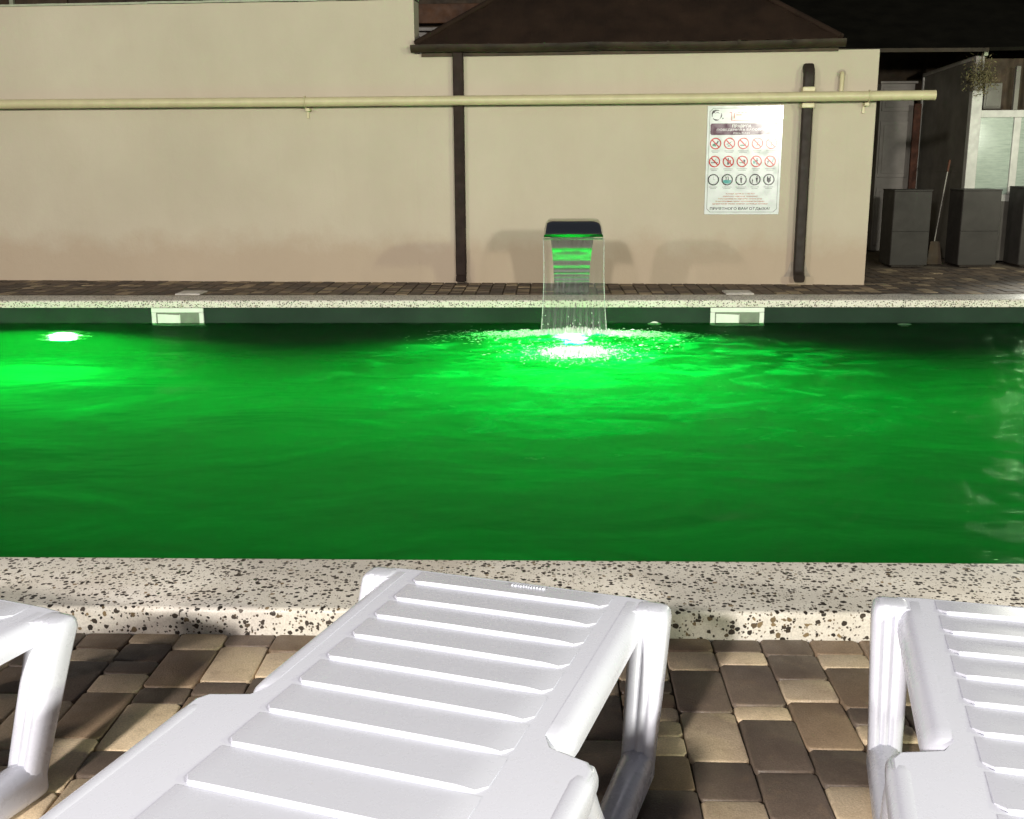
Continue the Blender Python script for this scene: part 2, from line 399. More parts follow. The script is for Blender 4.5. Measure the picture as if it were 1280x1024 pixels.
pmeshes = {}
far_v = MB(); npav = 0
tone_mat = {'t': 'pv_tan', 'm': 'pv_mid', 'd': 'pv_dark'}
for k in range(-26, 22):
    xr = X0+PITCH*k; xc = xr-PITCH/2
    ys, tones = known.get(k, ([2.591], ''))
    ys = list(ys); tones = list(tones)
    while ys[-1] > .2:
        ys.append(ys[-1]-rp.choice([.0685, .1, .1345, .1345, .203, .203])); tones.append(rp.choice('tmmddt'))
    for i in range(len(ys)-1):
        y1, y0 = ys[i], ys[i+1]; yc = (y0+y1)/2; L = round((y1-y0-.003)/.004)*.004
        tilt = rp.uniform(-1, 1)
        if abs(xc) < 1.42 and yc > 1.62 and npav < 260:
            key = (L, tones[i])
            if key not in pmeshes:
                b = MB(); b.loft(paver_geo(PITCH-.0032, L))
                o = b.build('paver', tone_mat[tones[i]], paving, (xc, yc, 0), smooth=50); pmeshes[key] = o.data
            else:
                o = bpy.data.objects.new('paver', pmeshes[key]); COL.objects.link(o); o.parent = paving; o.location = (xc, yc, 0)
            o.rotation_euler = (R(tilt*.45), R(rp.uniform(-.5, .5)), R(rp.uniform(-.5, .5))); o.location.z = rp.uniform(-.0025, .001)
            npav += 1
        else:
            far_v.loft([[(x+xc, y+yc, z) for x, y, z in r] for r in paver_geo(PITCH-.0032, L)])
stuff(far_v.build('paver_field', 'pv_mix', paving, smooth=50, recalc=False))

# far terrace: the strip between the pool and the wall, seen at a grazing angle
terrace = struct(MB().box(-9, 9, 9.272, 15.5, -.033, -.014).build('far_terrace', 'sand'))
fp = MB(); x = -8.5
while x < 8.5:
    y = 9.276+rp.uniform(-.0, .0)
    ymax = 12.2 if x > 2.6 else 11.4
    while y < ymax:
        L = rp.choice([.0685, .1, .1345, .1345, .203]); zt = rp.uniform(-.003, .001)
        a = PITCH-.005; cpt = .004
        x0, x1, y0, y1 = x, x+a, y, y+L-.005
        fp.add([(x0, y0, zt-.03), (x1, y0, zt-.03), (x1, y1, zt-.03), (x0, y1, zt-.03), (x0+cpt, y0+cpt, zt), (x1-cpt, y0+cpt, zt), (x1-cpt, y1-cpt, zt), (x0+cpt, y1-cpt, zt)],
               [(4, 5, 6, 7), (0, 1, 5, 4), (1, 2, 6, 5), (2, 3, 7, 6), (3, 0, 4, 7)])
        y += L
    x += PITCH
stuff(fp.build('paver_field', 'pv_mix', terrace, recalc=False))

# ------------------------------------------------------------------ pool
WZ = -.122
pb = MB()
pb.box(-8.7, 8.7, 2.93, 8.93, -1.75, -1.6)
pb.box(-9, 9, 8.93, 9.2, -1.75, .008); pb.box(-9, 9, 2.66, 2.93, -1.75, .008)
pb.box(-9, -8.7, 2.93, 8.93, -1.75, .008); pb.box(8.7, 9, 2.93, 8.93, -1.75, .008)
struct(pb.build('pool_basin', 'liner'))
wt = MB().box(-8.705, 8.705, 2.925, 8.935, -1.605, WZ)
struct(wt.build('pool_water', 'water'))

def coping(name, y_out, y_in, sgn):
    prof = []
    zt, zb = .070, .010; r = .014
    # outer face, rounded top, inner overhanging nose
    pts = [(y_out, -.03), (y_out, zt-r)]
    for a in (22, 45, 68): pts.append((y_out+sgn*r*(1-math.cos(R(a))), zt-r+r*math.sin(R(a))))
    pts.append((y_out+sgn*r, zt)); pts.append((y_in-sgn*r, zt))
    for a in (68, 45, 22): pts.append((y_in-sgn*r*(1-math.cos(R(a))), zt-r+r*math.sin(R(a))))
    pts += [(y_in, zt-r), (y_in, zb), (y_in-sgn*.06, zb), (y_in-sgn*.06, -.03)]
    b = MB(); xs = [-9.0]
    while xs[-1] < 9: xs.append(xs[-1]+.3)
    rg = random.Random(11)
    rings = []
    for X in xs:
        dz = .0012*noise.noise(Vector((X*1.3, y_out, 0))); rings.append([(X, y+.0015*noise.noise(Vector((X*.9, z*9, y_out))), z+(dz if z > 0 else 0)) for y, z in pts])
    b.loft(rings)
    return b.build(name, 'terrazzo', smooth=40)
struct(coping('near_coping', 2.594, 2.963, 1)); struct(coping('far_coping', 9.27, 8.90, -1))

GREEN = (.0005, 1, .07)
def pool_light(x, label, power):
    e = empty('pool_light', (x, 8.93, -.74)); tag(e, label, 'pool light', 'green lamps in the far pool wall')
    ring = []
    for r_, y_ in ((.165, .0), (.165, -.02), (.12, -.034), (.085, -.03)):
        ring.append([(r_*math.cos(a*math.pi/12), y_, r_*math.sin(a*math.pi/12)) for a in range(24)])
    MB().loft(ring, caps=False).build('bezel', 'skimmer', e, smooth=40)
    le = [[(r_*math.cos(a*math.pi/12), y_, r_*math.sin(a*math.pi/12)) for a in range(24)] for r_, y_ in ((.085, -.02), (.07, -.034), (.035, -.04))]
    MB().loft(le).build('lens', 'lens', e, smooth=60)
    d = bpy.data.lights.new('pool_lamp', 'SPOT'); d.energy = power; d.color = GREEN; d.shadow_soft_size = 0; d.spot_size = R(148); d.spot_blend = .38
    o = bpy.data.objects.new('pool_lamp', d); COL.objects.link(o); o.location = (x, 8.83, -.74); aim(o, (0, -1, -.04))
pool_light(-4.07, 'glowing green underwater lamp at far left, beside the left skimmer', 1250)
pool_light(.21, 'green underwater lamp glowing beneath the waterfall fountain', 1200)
pool_light(5.6, 'green underwater lamp in the far wall beyond the right picture edge', 1200)
# return nozzles catching the light just under the surface
for x, z, lb in ((.888, -.165, 'small round inlet nozzle under water right of the fountain splash'), (2.934, -.22, 'small round inlet nozzle under water right of the right skimmer')):
    e = empty('inlet_nozzle', (x, 8.93, z)); tag(e, lb, 'pool nozzle')
    rg = [[(r_*math.cos(a*math.pi/10), y_, r_*math.sin(a*math.pi/10)) for a in range(20)] for r_, y_ in ((.055, 0), (.055, -.012), (.03, -.018), (.022, -.008))]
    MB().loft(rg).build('flange', 'skimmer', e, smooth=40)
    MB().loft([[(r_*math.cos(a*math.pi/6), y_, r_*math.sin(a*math.pi/6)) for a in range(12)] for r_, y_ in ((.018, -.010), (.018, -.024), (.010, -.03))]).build('eyeball', 'skimmer', e, smooth=40)

def skimmer(x0, x1, label):
    e = empty('pool_skimmer', ((x0+x1)/2, 8.93, 0)); tag(e, label, 'skimmer')
    h = (x1-x0)/2; f = .038; y0, y1 = -.016, .002
    zt, zb = .004, -.25
    MB().box(-h, h, y0, y1, zt-f, zt).build('frame_top', 'skimmer', e, bevel=.004)
    MB().box(-h, -h+f, y0, y1, zb+f+.001, zt-f-.001).build('frame_side', 'skimmer', e, bevel=.004)
    MB().box(h-f, h, y0, y1, zb+f+.001, zt-f-.001).build('frame_side', 'skimmer', e, bevel=.004)
    MB().box(-h, h, y0, y1, zb, zb+f).build('frame_sill', 'skimmer', e, bevel=.004)
    MB().box(-h+f, h-f, -.003, -.0005, zb+f, zt-f).build('throat', 'skimdark', e)
    MB().add([(-h+f+.01, -.006, -.13), (h*.05, -.012, -.15), (h*.05, -.012, -.055), (-h+f+.01, -.006, -.047)], [(0, 1, 2, 3)]).add([(h*.05, -.012, -.15), (h*.09, -.005, -.15), (h*.09, -.005, -.05), (h*.05, -.012, -.055)], [(0, 1, 2, 3)]).build('weir_flap', 'skimmer', e)
skimmer(-3.315, -2.875, 'white skimmer frame in the dark pool wall at left, below a pale lid')
skimmer(1.345, 1.785, 'white skimmer frame in the dark pool wall right of the fountain')
for (x, y, s1, lb) in ((-3.30, 9.93, .115, 'pale skimmer lid on the far paving above the left skimmer'), (1.735, 9.90, .125, 'pale skimmer lid on the far paving below the rules sign'), (3.10, 9.60, .13, 'pale lid on the far paving in front of the dark boxes')):
    e = empty('deck_lid', (x, y, .003)); tag(e, lb, 'lid', 'lids on the far paving')
    MB().box(-s1, s1, -.12, .12, 0, .014).build('frame', 'lidplastic', e, bevel=.004)
    MB().box(-s1+.018, s1-.018, -.10, .10, .0145, .018).build('cover', 'lidplastic', e, bevel=.002)

# ------------------------------------------------------------------ house with the cream wall (own frame: x along wall, y into the house)
WROT = math.atan2(-.064, .998); WLOC = Vector((3.071, 10.609, 0))
def wpt(t, y, z): return WLOC+Vector((t*math.cos(WROT)-y*math.sin(WROT), t*math.sin(WROT)+y*math.cos(WROT), z))
house = empty('pool_house', WLOC, WROT); tag(house, 'long cream plastered pool house with stepped wall top and brown hipped roof', 'building')
ST = -4.36
# wall: high stretch and low stretch, top edges slightly uneven
wallm = MB()
def wall_piece(t0, t1, z0, z1, y1, nseg, wob):
    xs = [t0+(t1-t0)*i/nseg for i in range(nseg+1)]
    rings = []
    for i, X in enumerate(xs):
        zz = z0+(z1-z0)*i/nseg+wob*noise.noise(Vector((X*2.1, 3, 0)))
        rings.append([(X, 0, -.03), (X, 0, zz), (X, y1, zz), (X, y1, -.03)])
    wallm.loft(rings)
wall_piece(-11.5, ST, 2.70, 2.69, .26, 40, .010)
wall_piece(ST+.0005, 0, 2.195, 2.178, .26, 30, .006)
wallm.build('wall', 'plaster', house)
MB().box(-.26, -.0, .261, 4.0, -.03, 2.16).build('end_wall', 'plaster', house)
cp = MB()
for i in range(38):
    a, b = -11.5+i*.188, -11.5+(i+1)*.188
    h0 = .010*noise.noise(Vector((a*2.1, 3, 0)))
    cp.box(a+.0005, b-.0005, -.014, .274, 2.697+h0, 2.716+h0+.003*noise.noise(Vector((i*.7, 1, 2))))
cp.build('wall_coping', 'greenish', house)
# roof: hipped, ribbed sheets
eL, eR, eY, eZ = ST+.02, -.36, -.10, 2.265; slope = .70; D = 2.1
def roof_pt(t, d): return (t, eY+d, eZ+d*slope)
rb = MB(); P_ = .2; n = int((eR-eL)/P_)
front = MB(); xs = []
x = eL
while x < eR: xs.append(x); x += .1
xs.append(eR)
prev = None; rings = []
vs_, fs = [], []
for i, X in enumerate(xs):
    dmax = max(.001, min(D, X-eL, eR-X)); rib = .014 if i % 2 else 0.0
    vs_ += [(X, eY, eZ+rib), (X, eY+dmax, eZ+dmax*slope+rib)]
for i in range(len(xs)-1): fs.append((2*i, 2*i+2, 2*i+3, 2*i+1))
roof = MB().add(vs_, fs).build('roof', 'roof', house, recalc=False)
md = roof.modifiers.new('thick', 'SOLIDIFY'); md.thickness = .012; md.offset = -1
for nm, a, sg in (('roof_slope', eL, 1), ('roof_slope', eR, -1)):
    b = MB().add([(a, eY, eZ-.004), (a+sg*D, eY+D, eZ+D*slope-.004), (a, eY+2*D, eZ-.004)], [(0, 1, 2)]).build(nm, 'roof', house)
    md = b.modifiers.new('thick', 'SOLIDIFY'); md.thickness = .012
    MB().tube([(a+sg*.01, eY+.01, eZ+.02), (a+sg*D, eY+D, eZ+D*slope+.02)], .03, 8).build('hip_cap', 'roof', house, smooth=60)
MB().box(eL+.05, eR-.02, -.03, -.001, 2.165, 2.235).build('fascia', 'darkwood', house)
# gutter: three lengths with sleeves
def gutter(t0, t1, mat, sag=0):
    prof = []
    for a in range(0, 181, 15): prof.append((-.085-.052*math.cos(R(a)), 2.268-.070*math.sin(R(a))))
    prof2 = [(-.085-.047*math.cos(R(a)), 2.268-.065*math.sin(R(a))) for a in range(180, -1, -15)]
    b = MB(); rr = []
    for i in range(13):
        t = t0+(t1-t0)*i/12; dz = -sag*math.sin(math.pi*i/12)+.003*noise.noise(Vector((t*4, 0, 5)))
        rr.append([(t, y, z+dz) for y, z in prof+prof2])
    b.loft(rr); return b.build('gutter', mat, house, smooth=50)
gutter(ST-.02, ST+.36, 'gutter'); gutter(ST+.361, -2.6, 'gutter', .006); gutter(-2.599, -.33, 'gutter', .012)
for t in (-3.62, -3.1, -2.6, -1.95, -1.3, -.8):
    b = MB(); rg = [[(t+dx, -.085-.056*math.cos(R(a)), 2.268-.074*math.sin(R(a))) for a in range(0, 181, 20)] for dx in (-.012, .012)]
    b.loft(rg, caps=False, closed=False); o = b.build('gutter_clip', 'gutter', house); md = o.modifiers.new('thick', 'SOLIDIFY'); md.thickness = .004
# downspouts
ds = MB(); ds.box(-3.985, -3.885, -.075, -.005, .075, 2.205); d1 = ds.build('downspout', 'brown_metal', house, bevel=.012)
MB().loft([[(-3.985, -.075, .08), (-3.885, -.075, .08), (-3.885, -.005, .08), (-3.985, -.005, .08)], [(-3.984, -.115, .02), (-3.886, -.115, .02), (-3.886, -.045, .012), (-3.984, -.045, .012)]]).build('shoe', 'brown_metal', d1, bevel=.01)
pth = [(-.642, .03, 2.0), (-.642, -.03, 2.02), (-.642, -.065, 1.985), (-.642, -.075, 1.92), (-.642, -.075, .17), (-.642, -.085, .12), (-.642, -.115, .085), (-.642, -.16, .07)]
d2 = MB().tube(pth, (.050, .040), 20, squash=.45).build('downspout', 'black_metal', house, smooth=50); d2['label'] = 'black round-bent downspout between sign and corner'
MB().box(-.70, -.585, -.132, -.001, 1.655, 1.70).build('sleeve', 'pipe', d2, bevel=.008)
MB().box(-.70, -.585, -.131, -.001, 1.80, 1.845).build('sleeve', 'pipe', d2, bevel=.008)
patch = MB(); patch.add([(-.77, -.004, .075), (-.51, -.004, .075), (-.545, -.004, .13), (-.57, -.004, .22), (-.71, -.004, .22), (-.735, -.004, .13)], [(0, 1, 2, 3, 4, 5)])
M['patch'] = simple('grey_mortar_patch', (.36, .31, .245), .9, var=.2, scale=12, bump=.3)
o = patch.build('mortar_patch', 'patch', house); md = o.modifiers.new('t', 'SOLIDIFY'); md.thickness = .003
# small vent stub out of the wall
vp = MB().tube([(-.335, .02, 1.965), (-.335, -.035, 1.965), (-.335, -.05, 1.945), (-.338, -.052, 1.79)], .021, 12).build('vent_stub', 'pipe', house, smooth=50)
MB().tube([(-.335, -.001, 1.965), (-.335, -.012, 1.965)], .04, 12).build('stub_collar', 'patch', vp)

# long cream pipe on brackets (runs past the corner)
pipe = empty('wall_pipe', wpt(0, -.14, 1.755), WROT); tag(pipe, 'long cream painted pipe running across the wall past its corner', 'pipe')
MB().tube([(-11.5, 0, .012), (-8, 0, .008), (-5.4, 0, .0), (-2, 0, -.004), (.48, 0, .002)], .045, 20).build('pipe_run', 'pipe', pipe, smooth=50)
MB().tube([(.478, 0, .002), (.492, 0, .002)], .046, 20).build('end_cap', 'pipe', pipe, smooth=50)
for t in (-5.42, -.10):
    br = MB(); br.box(t-.02, t+.02, .06, .138, -.085, -.055); br.box(t-.028, t-.004, .125, .1385, -.15, -.056)
    b = br.build('bracket', 'pipe', pipe, bevel=.003)
    MB().tube([(t, .052*math.cos(a*.5236), .052*math.sin(a*.5236)) for a in range(13)], .006, 6, caps=False).build('clamp', 'pipe', b, smooth=60)
for t in (-7.0, -3.3, -1.1): MB().tube([(t, 0, .001), (t+.018, 0, .001)], .0465, 20).build('weld', 'pipe', pipe, smooth=50)

# ------------------------------------------------------------------ rules sign (0.707 x 1.01 m)
sx0, sx1, sz0, sz1 = -1.556, -.848, .673, 1.687
sign = empty('rules_sign', wpt(0, 0, 0), WROT); tag(sign, 'white pool rules board with plum header and three rows of round pictograms', 'sign')
SW, SH = sx1-sx0, sz1-sz0
MB().box(sx0, sx1, -.010, -.0015, sz0, sz1).build('board', 'board', sign, bevel=.002)
def poly(name, pts, mat, lay=1, parent=None):   # pts in sign fractions (0..1, 0..1 from bottom-left)
    y = -.0100-.0006*lay
    return MB().add([(sx0+SW*a, y, sz0+SH*b) for a, b in pts], [tuple(range(len(pts)))]).build(name, mat, parent or sign, recalc=False)
def text(s, cx, cz, hgt, mat, width=None, lay=2, name='lettering'):
    cu = bpy.data.curves.new('t', 'FONT'); cu.body = s; cu.align_x = 'CENTER'; cu.align_y = 'CENTER'; cu.size = 1; cu.resolution_u = 2; cu.offset = .014
    to = bpy.data.objects.new('t', cu); COL.objects.link(to); dg = bpy.context.evaluated_depsgraph_get()
    me = bpy.data.meshes.new_from_object(to.evaluated_get(dg)); bpy.data.objects.remove(to)
    xs_ = [v.co.x for v in me.vertices]; ys_ = [v.co.y for v in me.vertices]
    if not xs_: return
    s_ = hgt*SH/(max(ys_)-min(ys_)); sw = s_ if width is None else width*SW/(max(xs_)-min(xs_))
    mx, my = (max(xs_)+min(xs_))/2, (max(ys_)+min(ys_))/2
    for v in me.vertices:
        v.co = Vector((sx0+SW*cx+(v.co.x-mx)*sw, -.0100-.0006*lay, sz0+SH*cz+(v.co.y-my)*s_))
    me.materials.clear(); me.materials.append(M[mat]); o = bpy.data.objects.new(name, me); COL.objects.link(o); o.parent = sign; return o
def circ(cx, cz, r, n=28): return [(cx+r*math.cos(2*math.pi*i/n)/SW, cz+r*math.sin(2*math.pi*i/n)/SH) for i in range(n)]
def ringm(name, cx, cz, r0, r1, mat, lay=1, parent=None, slash=False):
    y = -.0100-.0006*lay; b = MB(); n = 32; X, Z = sx0+SW*cx, sz0+SH*cz
    v = []
    for i in range(n):
        a = 2*math.pi*i/n; v += [(X+r0*math.cos(a), y, Z+r0*math.sin(a)), (X+r1*math.cos(a), y, Z+r1*math.sin(a))]
    b.add(v, [(2*i, 2*i+1, (2*i+3) % (2*n), (2*i+2) % (2*n)) for i in range(n)])
    if slash:
        q = .7071; h = .006; b.add([(X-r0*q-h*q, y-.0007, Z+r0*q-h*q), (X-r0*q+h*q, y-.0007, Z+r0*q+h*q), (X+r0*q+h*q, y-.0007, Z-r0*q+h*q), (X+r0*q-h*q, y-.0007, Z-r0*q-h*q)], [(0, 1, 2, 3)])
    return b.build(name, mat, parent or sign, recalc=False)
# border line with clipped corners
def border():
    o_, c_ = .028, .045; i_ = o_+.008
    def loop(q, c): return [(q+c, q*.7), (1-q-c, q*.7), (1-q, q*.7+c*.7), (1-q, 1-q*.7-c*.7), (1-q-c, 1-q*.7), (q+c, 1-q*.7), (q, 1-q*.7-c*.7), (q, q*.7+c*.7)]
    A, B_ = loop(o_, c_), loop(i_, c_-.003); pts = [(sx0+SW*a, -.0106, sz0+SH*b) for a, b in A+B_]
    MB().add(pts, [(i, (i+1) % 8, 8+(i+1) % 8, 8+i) for i in range(8)]).build('border_line', 'ink_grey', sign, recalc=False)
border()
poly('header_band', [(.06, .735), (.94, .735), (.955, .75), (.955, .826), (.94, .84), (.06, .84), (.045, .826), (.045, .75)], 'ink_plum')
text('ПРАВИЛА', .46, .815, .028, 'ink_white', .25); text('ПОВЕДЕНИЯ в БАССЕЙНЕ', .47, .783, .028, 'ink_white', .68); text('POOL RULES', .46, .751, .016, 'ink_white', .22)
# emblem: broken brush ring with a dot
def arc(cx, cz, r, a0, a1, w0, w1, mat='ink_black'):
    n = 14; y = -.0106; v = []
    for i in range(n+1):
        a = R(a0+(a1-a0)*i/n); w_ = w0+(w1-w0)*abs(i/n*2-1)
        X, Z = sx0+SW*cx, sz0+SH*cz
        v += [(X+(r-w_/2)*math.cos(a), y, Z+(r-w_/2)*math.sin(a)), (X+(r+w_/2)*math.cos(a), y, Z+(r+w_/2)*math.sin(a))]
    MB().add(v, [(2*i, 2*i+1, 2*i+3, 2*i+2) for i in range(n)]).build('emblem_stroke', mat, sign, recalc=False)
arc(.125, .915, .045, 60, 200, .020, .004); arc(.125, .915, .045, 215, 300, .016, .003); arc(.125, .915, .043, 310, 385, .012, .003); arc(.13, .918, .022, 20, 150, .007, .002)
poly('emblem_dot', circ(.205, .885, .007, 12), 'ink_black')
poly('emblem_spike', [(.065, .958), (.105, .95), (.085, .93)], 'ink_black', 2)
poly('plan_line', [(.315, .865), (.322, .865), (.322, .94), (.315, .94)], 'ink_red'); poly('plan_line', [(.322, .865), (.62, .865), (.62, .87), (.322, .87)], 'ink_red')
poly('plan_line', [(.29, .936), (.314, .936), (.314, .941), (.29, .941)], 'ink_red')
for i in range(9): poly('plan_dash', [(.40+i*.045, .934), (.43+i*.045, .934), (.43+i*.045, .939), (.40+i*.045, .939)], 'ink_grey')
poly('plan_mark', [(.35, .885), (.362, .885), (.362, .93), (.35, .93)], 'ink_orange'); poly('plan_mark', [(.38, .912), (.45, .912), (.45, .920), (.38, .920)], 'ink_orange')
def figure(cx, cz, s, parent, mat='ink_black', lean=0):
    y = -.0112; X, Z = sx0+SW*cx, sz0+SH*cz; b = MB()
    b.add([(X+lean*s*.5+.16*s*math.cos(i*.785), y, Z+.62*s+.16*s*math.sin(i*.785)) for i in range(8)], [tuple(range(8))])
    b.add([(X-.28*s+lean*s*.3, y, Z+.40*s), (X+.28*s+lean*s*.3, y, Z+.40*s), (X+.18*s, y, Z-.15*s), (X+.20*s-lean*s*.3, y, Z-.8*s), (X-.05*s-lean*s*.3, y, Z-.8*s), (X-.18*s, y, Z-.15*s)], [(0, 1, 2, 3, 4, 5)])
    b.build('glyph', mat, parent, recalc=False)
def blob(pts, cx, cz, parent, mat, s=.03, lay=2):
    y = -.0100-.0006*lay; X, Z = sx0+SW*cx, sz0+SH*cz
    MB().add([(X+a*s, y, Z+b*s) for a, b in pts], [tuple(range(len(pts)))]).build('glyph', mat, parent, recalc=False)
cxs = [.12, .305, .49, .675, .86]; rr_ = .054
for row, cz in enumerate((.657, .492, .324)):
    for i, cx in enumerate(cxs):
        c2_ = cx-.006*row
        pc = ringm('pictogram', c2_, cz, rr_-.011, rr_, 'ink_black' if row == 2 else 'ink_red', 3, slash=row < 2)
        if row == 0:
            if i == 0: blob([(-1, -.8), (.2, -.9), (.3, -.1), (-.9, -.1)], c2_, cz, pc, 'ink_green'); blob([(-.5, -.3), (.5, -.3), (.9, .5), (1.1, .6), (.6, .9), (.4, .3), (-.4, .3)], c2_, cz, pc, 'ink_black')
            elif i == 1: blob([(-1.1, -.2), (-.4, .0), (.4, .5), (1.1, .7), (.3, .25), (-.5, -.35)], c2_, cz, pc, 'ink_black'); blob([(-.6, -.9), (.3, -.9), (.2, -.6), (-.5, -.6)], c2_, cz, pc, 'ink_green')
            elif i == 2: blob([(-1, -.8), (.8, -.8), (.8, -.4), (-1, -.4)], c2_, cz, pc, 'ink_green'); figure(c2_+.03, cz, .025, pc, 'ink_grey', .6)
            elif i == 3: figure(c2_, cz, .03, pc, 'ink_orange', .8)
            else: figure(c2_, cz, .035, pc, 'ink_orange')
        elif row == 1:
            if i == 0: blob([(-1.1, -.5), (1.1, -.5), (1.1, -.25), (-1.1, -.25)], c2_, cz, pc, 'ink_black'); blob([(-.2, -.1), (0, -.1), (.4, .7), (.2, .7)], c2_, cz, pc, 'ink_grey')
            elif i == 1: blob([(-.35, -1), (.25, -1), (.25, .3), (.1, .5), (.1, 1.1), (-.2, 1.1), (-.2, .5), (-.35, .3)], c2_, cz, pc, 'ink_black'); blob([(.4, -.4), (.8, -.4), (.9, .4), (.3, .4)], c2_, cz, pc, 'ink_red')
            elif i == 2: blob([(-1, -.5), (.9, -.6), (1, .4), (.6, .6), (.2, -.2), (-1, -.3)], c2_, cz, pc, 'ink_black'); blob([(.0, .2), (.7, .2), (.7, .6), (.1, .6)], c2_, cz, pc, 'ink_grey')
            elif i == 3: figure(c2_+.01, cz, .038, pc); blob([(-1, -.7), (-.2, -.7), (-.2, .2), (-1, .2)], c2_, cz, pc, 'ink_teal')
            else: figure(c2_-.03, cz-.005, .026, pc, 'ink_black', .5); figure(c2_+.035, cz+.012, .024, pc, 'ink_teal', .5)
        else:
            if i == 0:
                for h in range(12): a = h*math.pi/6; blob([(1.2*math.cos(a)-.07, 1.2*math.sin(a)-.07), (1.2*math.cos(a)+.07, 1.2*math.sin(a)-.07), (1.2*math.cos(a)+.07, 1.2*math.sin(a)+.07), (1.2*math.cos(a)-.07, 1.2*math.sin(a)+.07)], c2_, cz, pc, 'ink_grey')
                blob([(-.05, -.05), (.05, -.05), (.05, .9), (-.05, .9)], c2_, cz, pc, 'ink_grey'); blob([(0, -.05), (.6, -.05), (.6, .05), (0, .05)], c2_, cz, pc, 'ink_grey', lay=3)
            elif i == 1:
                blob([(-1.35, -.1), (1.35, -.1), (1.2, -.8), (.6, -1.25), (-.6, -1.25), (-1.2, -.8)], c2_, cz, pc, 'ink_teal')
                for q in (-.35, .35): blob([(q-.1, -.1), (q+.1, -.1), (q+.1, .9), (q-.25, 1.0), (q-.45, .8), (q-.35, .75), (q-.1, .8)], c2_, cz, pc, 'ink_black', lay=3)
            elif i == 2: figure(c2_, cz, .04, pc)
            elif i == 3: figure(c2_+.025, cz+.003, .04, pc); figure(c2_-.033, cz-.012, .026, pc)
            else: blob([(-.6, 1), (-.3, 1), (-.2, .5), (.2, .5), (.3, 1), (.6, 1), (.55, .1), (.65, -.4), (.15, -1), (-.15, -1), (-.65, -.4), (-.55, .1)], c2_, cz, pc, 'ink_black')
        # caption lines too small to read
        for q in range(2):
            wv = .055-.016*q+.008*((i*7+row*3) % 3); zc = cz-.068-.013*q
            poly('caption_line', [(c2_-wv, zc-.003), (c2_+wv, zc-.003), (c2_+wv, zc+.003), (c2_-wv, zc+.003)], 'ink_grey')
lines = ['Купание детей до 12 лет без', 'присмотра родителей запрещено!', 'Категорически без присмотра личные вещи', 'За несоблюдение правил пользования бассейном,', 'администрация вправе запретить посещение бассейна!']
for i, (s, wv) in enumerate(zip(lines, (.38, .46, .58, .66, .74))): text(s, .475, .193-.0235*i, .015, 'ink_orange', wv)
text('ПРИЯТНОГО ВАМ ОТДЫХА!', .475, .053, .030, 'ink_black', .80)

# ------------------------------------------------------------------ waterfall fountain
fo = empty('waterfall_fountain', (.21, 0, 0)); tag(fo, 'polished steel waterfall fountain with dark curved hood on pool edge', 'fountain')
prof = [(9.40, 0.0, .150), (9.405, .08, .150), (9.403, .155, .151), (9.394, .170, .152), (9.402, .188, .152), (9.40, .225, .154), (9.391, .242, .155), (9.398, .262, .156), (9.393, .33, .159), (9.381, .352, .161), (9.381, .378, .163), (9.362, .45, .170), (9.35, .49, .174), (9.29, .59, .186), (9.20, .665, .19), (9.08, .705, .205), (8.96, .700, .222), (8.86, .660, .232), (8.80, .605, .238)]
def strip(off, inset):
    rows = []
    for i, (y, z, hw) in enumerate(prof):
        y0, z0, _ = prof[max(i-1, 0)]; y1, z1, _ = prof[min(i+1, len(prof)-1)]
        d = Vector((y1-y0, z1-z0)).normalized(); nn = Vector((-d.y, d.x))   # points to the pool side / underneath
        yy, zz = y+nn.x*off, z+nn.y*off; h = hw-inset
        rows.append([(h*(-1+2*k/10), yy, zz) for k in range(11)])
    return rows
outer, inner = strip(-.022, .018), strip(.022, 0)
rings = []
for a, b in zip(outer, inner):
    rings.append(a+[(b[-1][0], (a[-1][1]+b[-1][1])/2, (a[-1][2]+b[-1][2])/2)]+b[::-1]+[(b[0][0], (a[0][1]+b[0][1])/2, (a[0][2]+b[0][2])/2)])
col_ = MB().loft(rings[:14]).build('column', 'steel', fo, smooth=60)
hood = MB().loft(rings[13:]).build('hood', 'steel', fo, smooth=60)
MB().box(-.235, .235, 8.776, 8.792, .572, .584).build('spout_lip', 'steel', fo, bevel=.003)
MB().box(-.21, .21, 9.30, 9.50, .0, .012).build('base_plate', 'steel', fo, bevel=.003)
for sx in (-.18, .18):
    for sy in (9.33, 9.47): MB().tube([(sx, sy, .012), (sx, sy, .022)], .01, 6).build('bolt', 'steel', fo)
cw = []
NP = 22
for i in range(NP+1):
    s = i/NP; z = .585-(.585-WZ+.01)*s; y = 8.79-.34*math.sqrt(s)*.9-.03*s
    hw = .242+.016*s-.012*math.sin(math.pi*s)
    cw.append([(hw*(-1+2*k/30), y+.004*math.sin(k*2.1+i*.15), z) for k in range(31)])
sheet = MB().loft(cw, caps=False, closed=False).build('water_curtain', 'curtain', fo, smooth=180, recalc=False)
for k in (0, 30):
    MB().tube([r_[k] for r_ in cw], .0045, 6).build('water_edge', 'rim', fo, smooth=180)

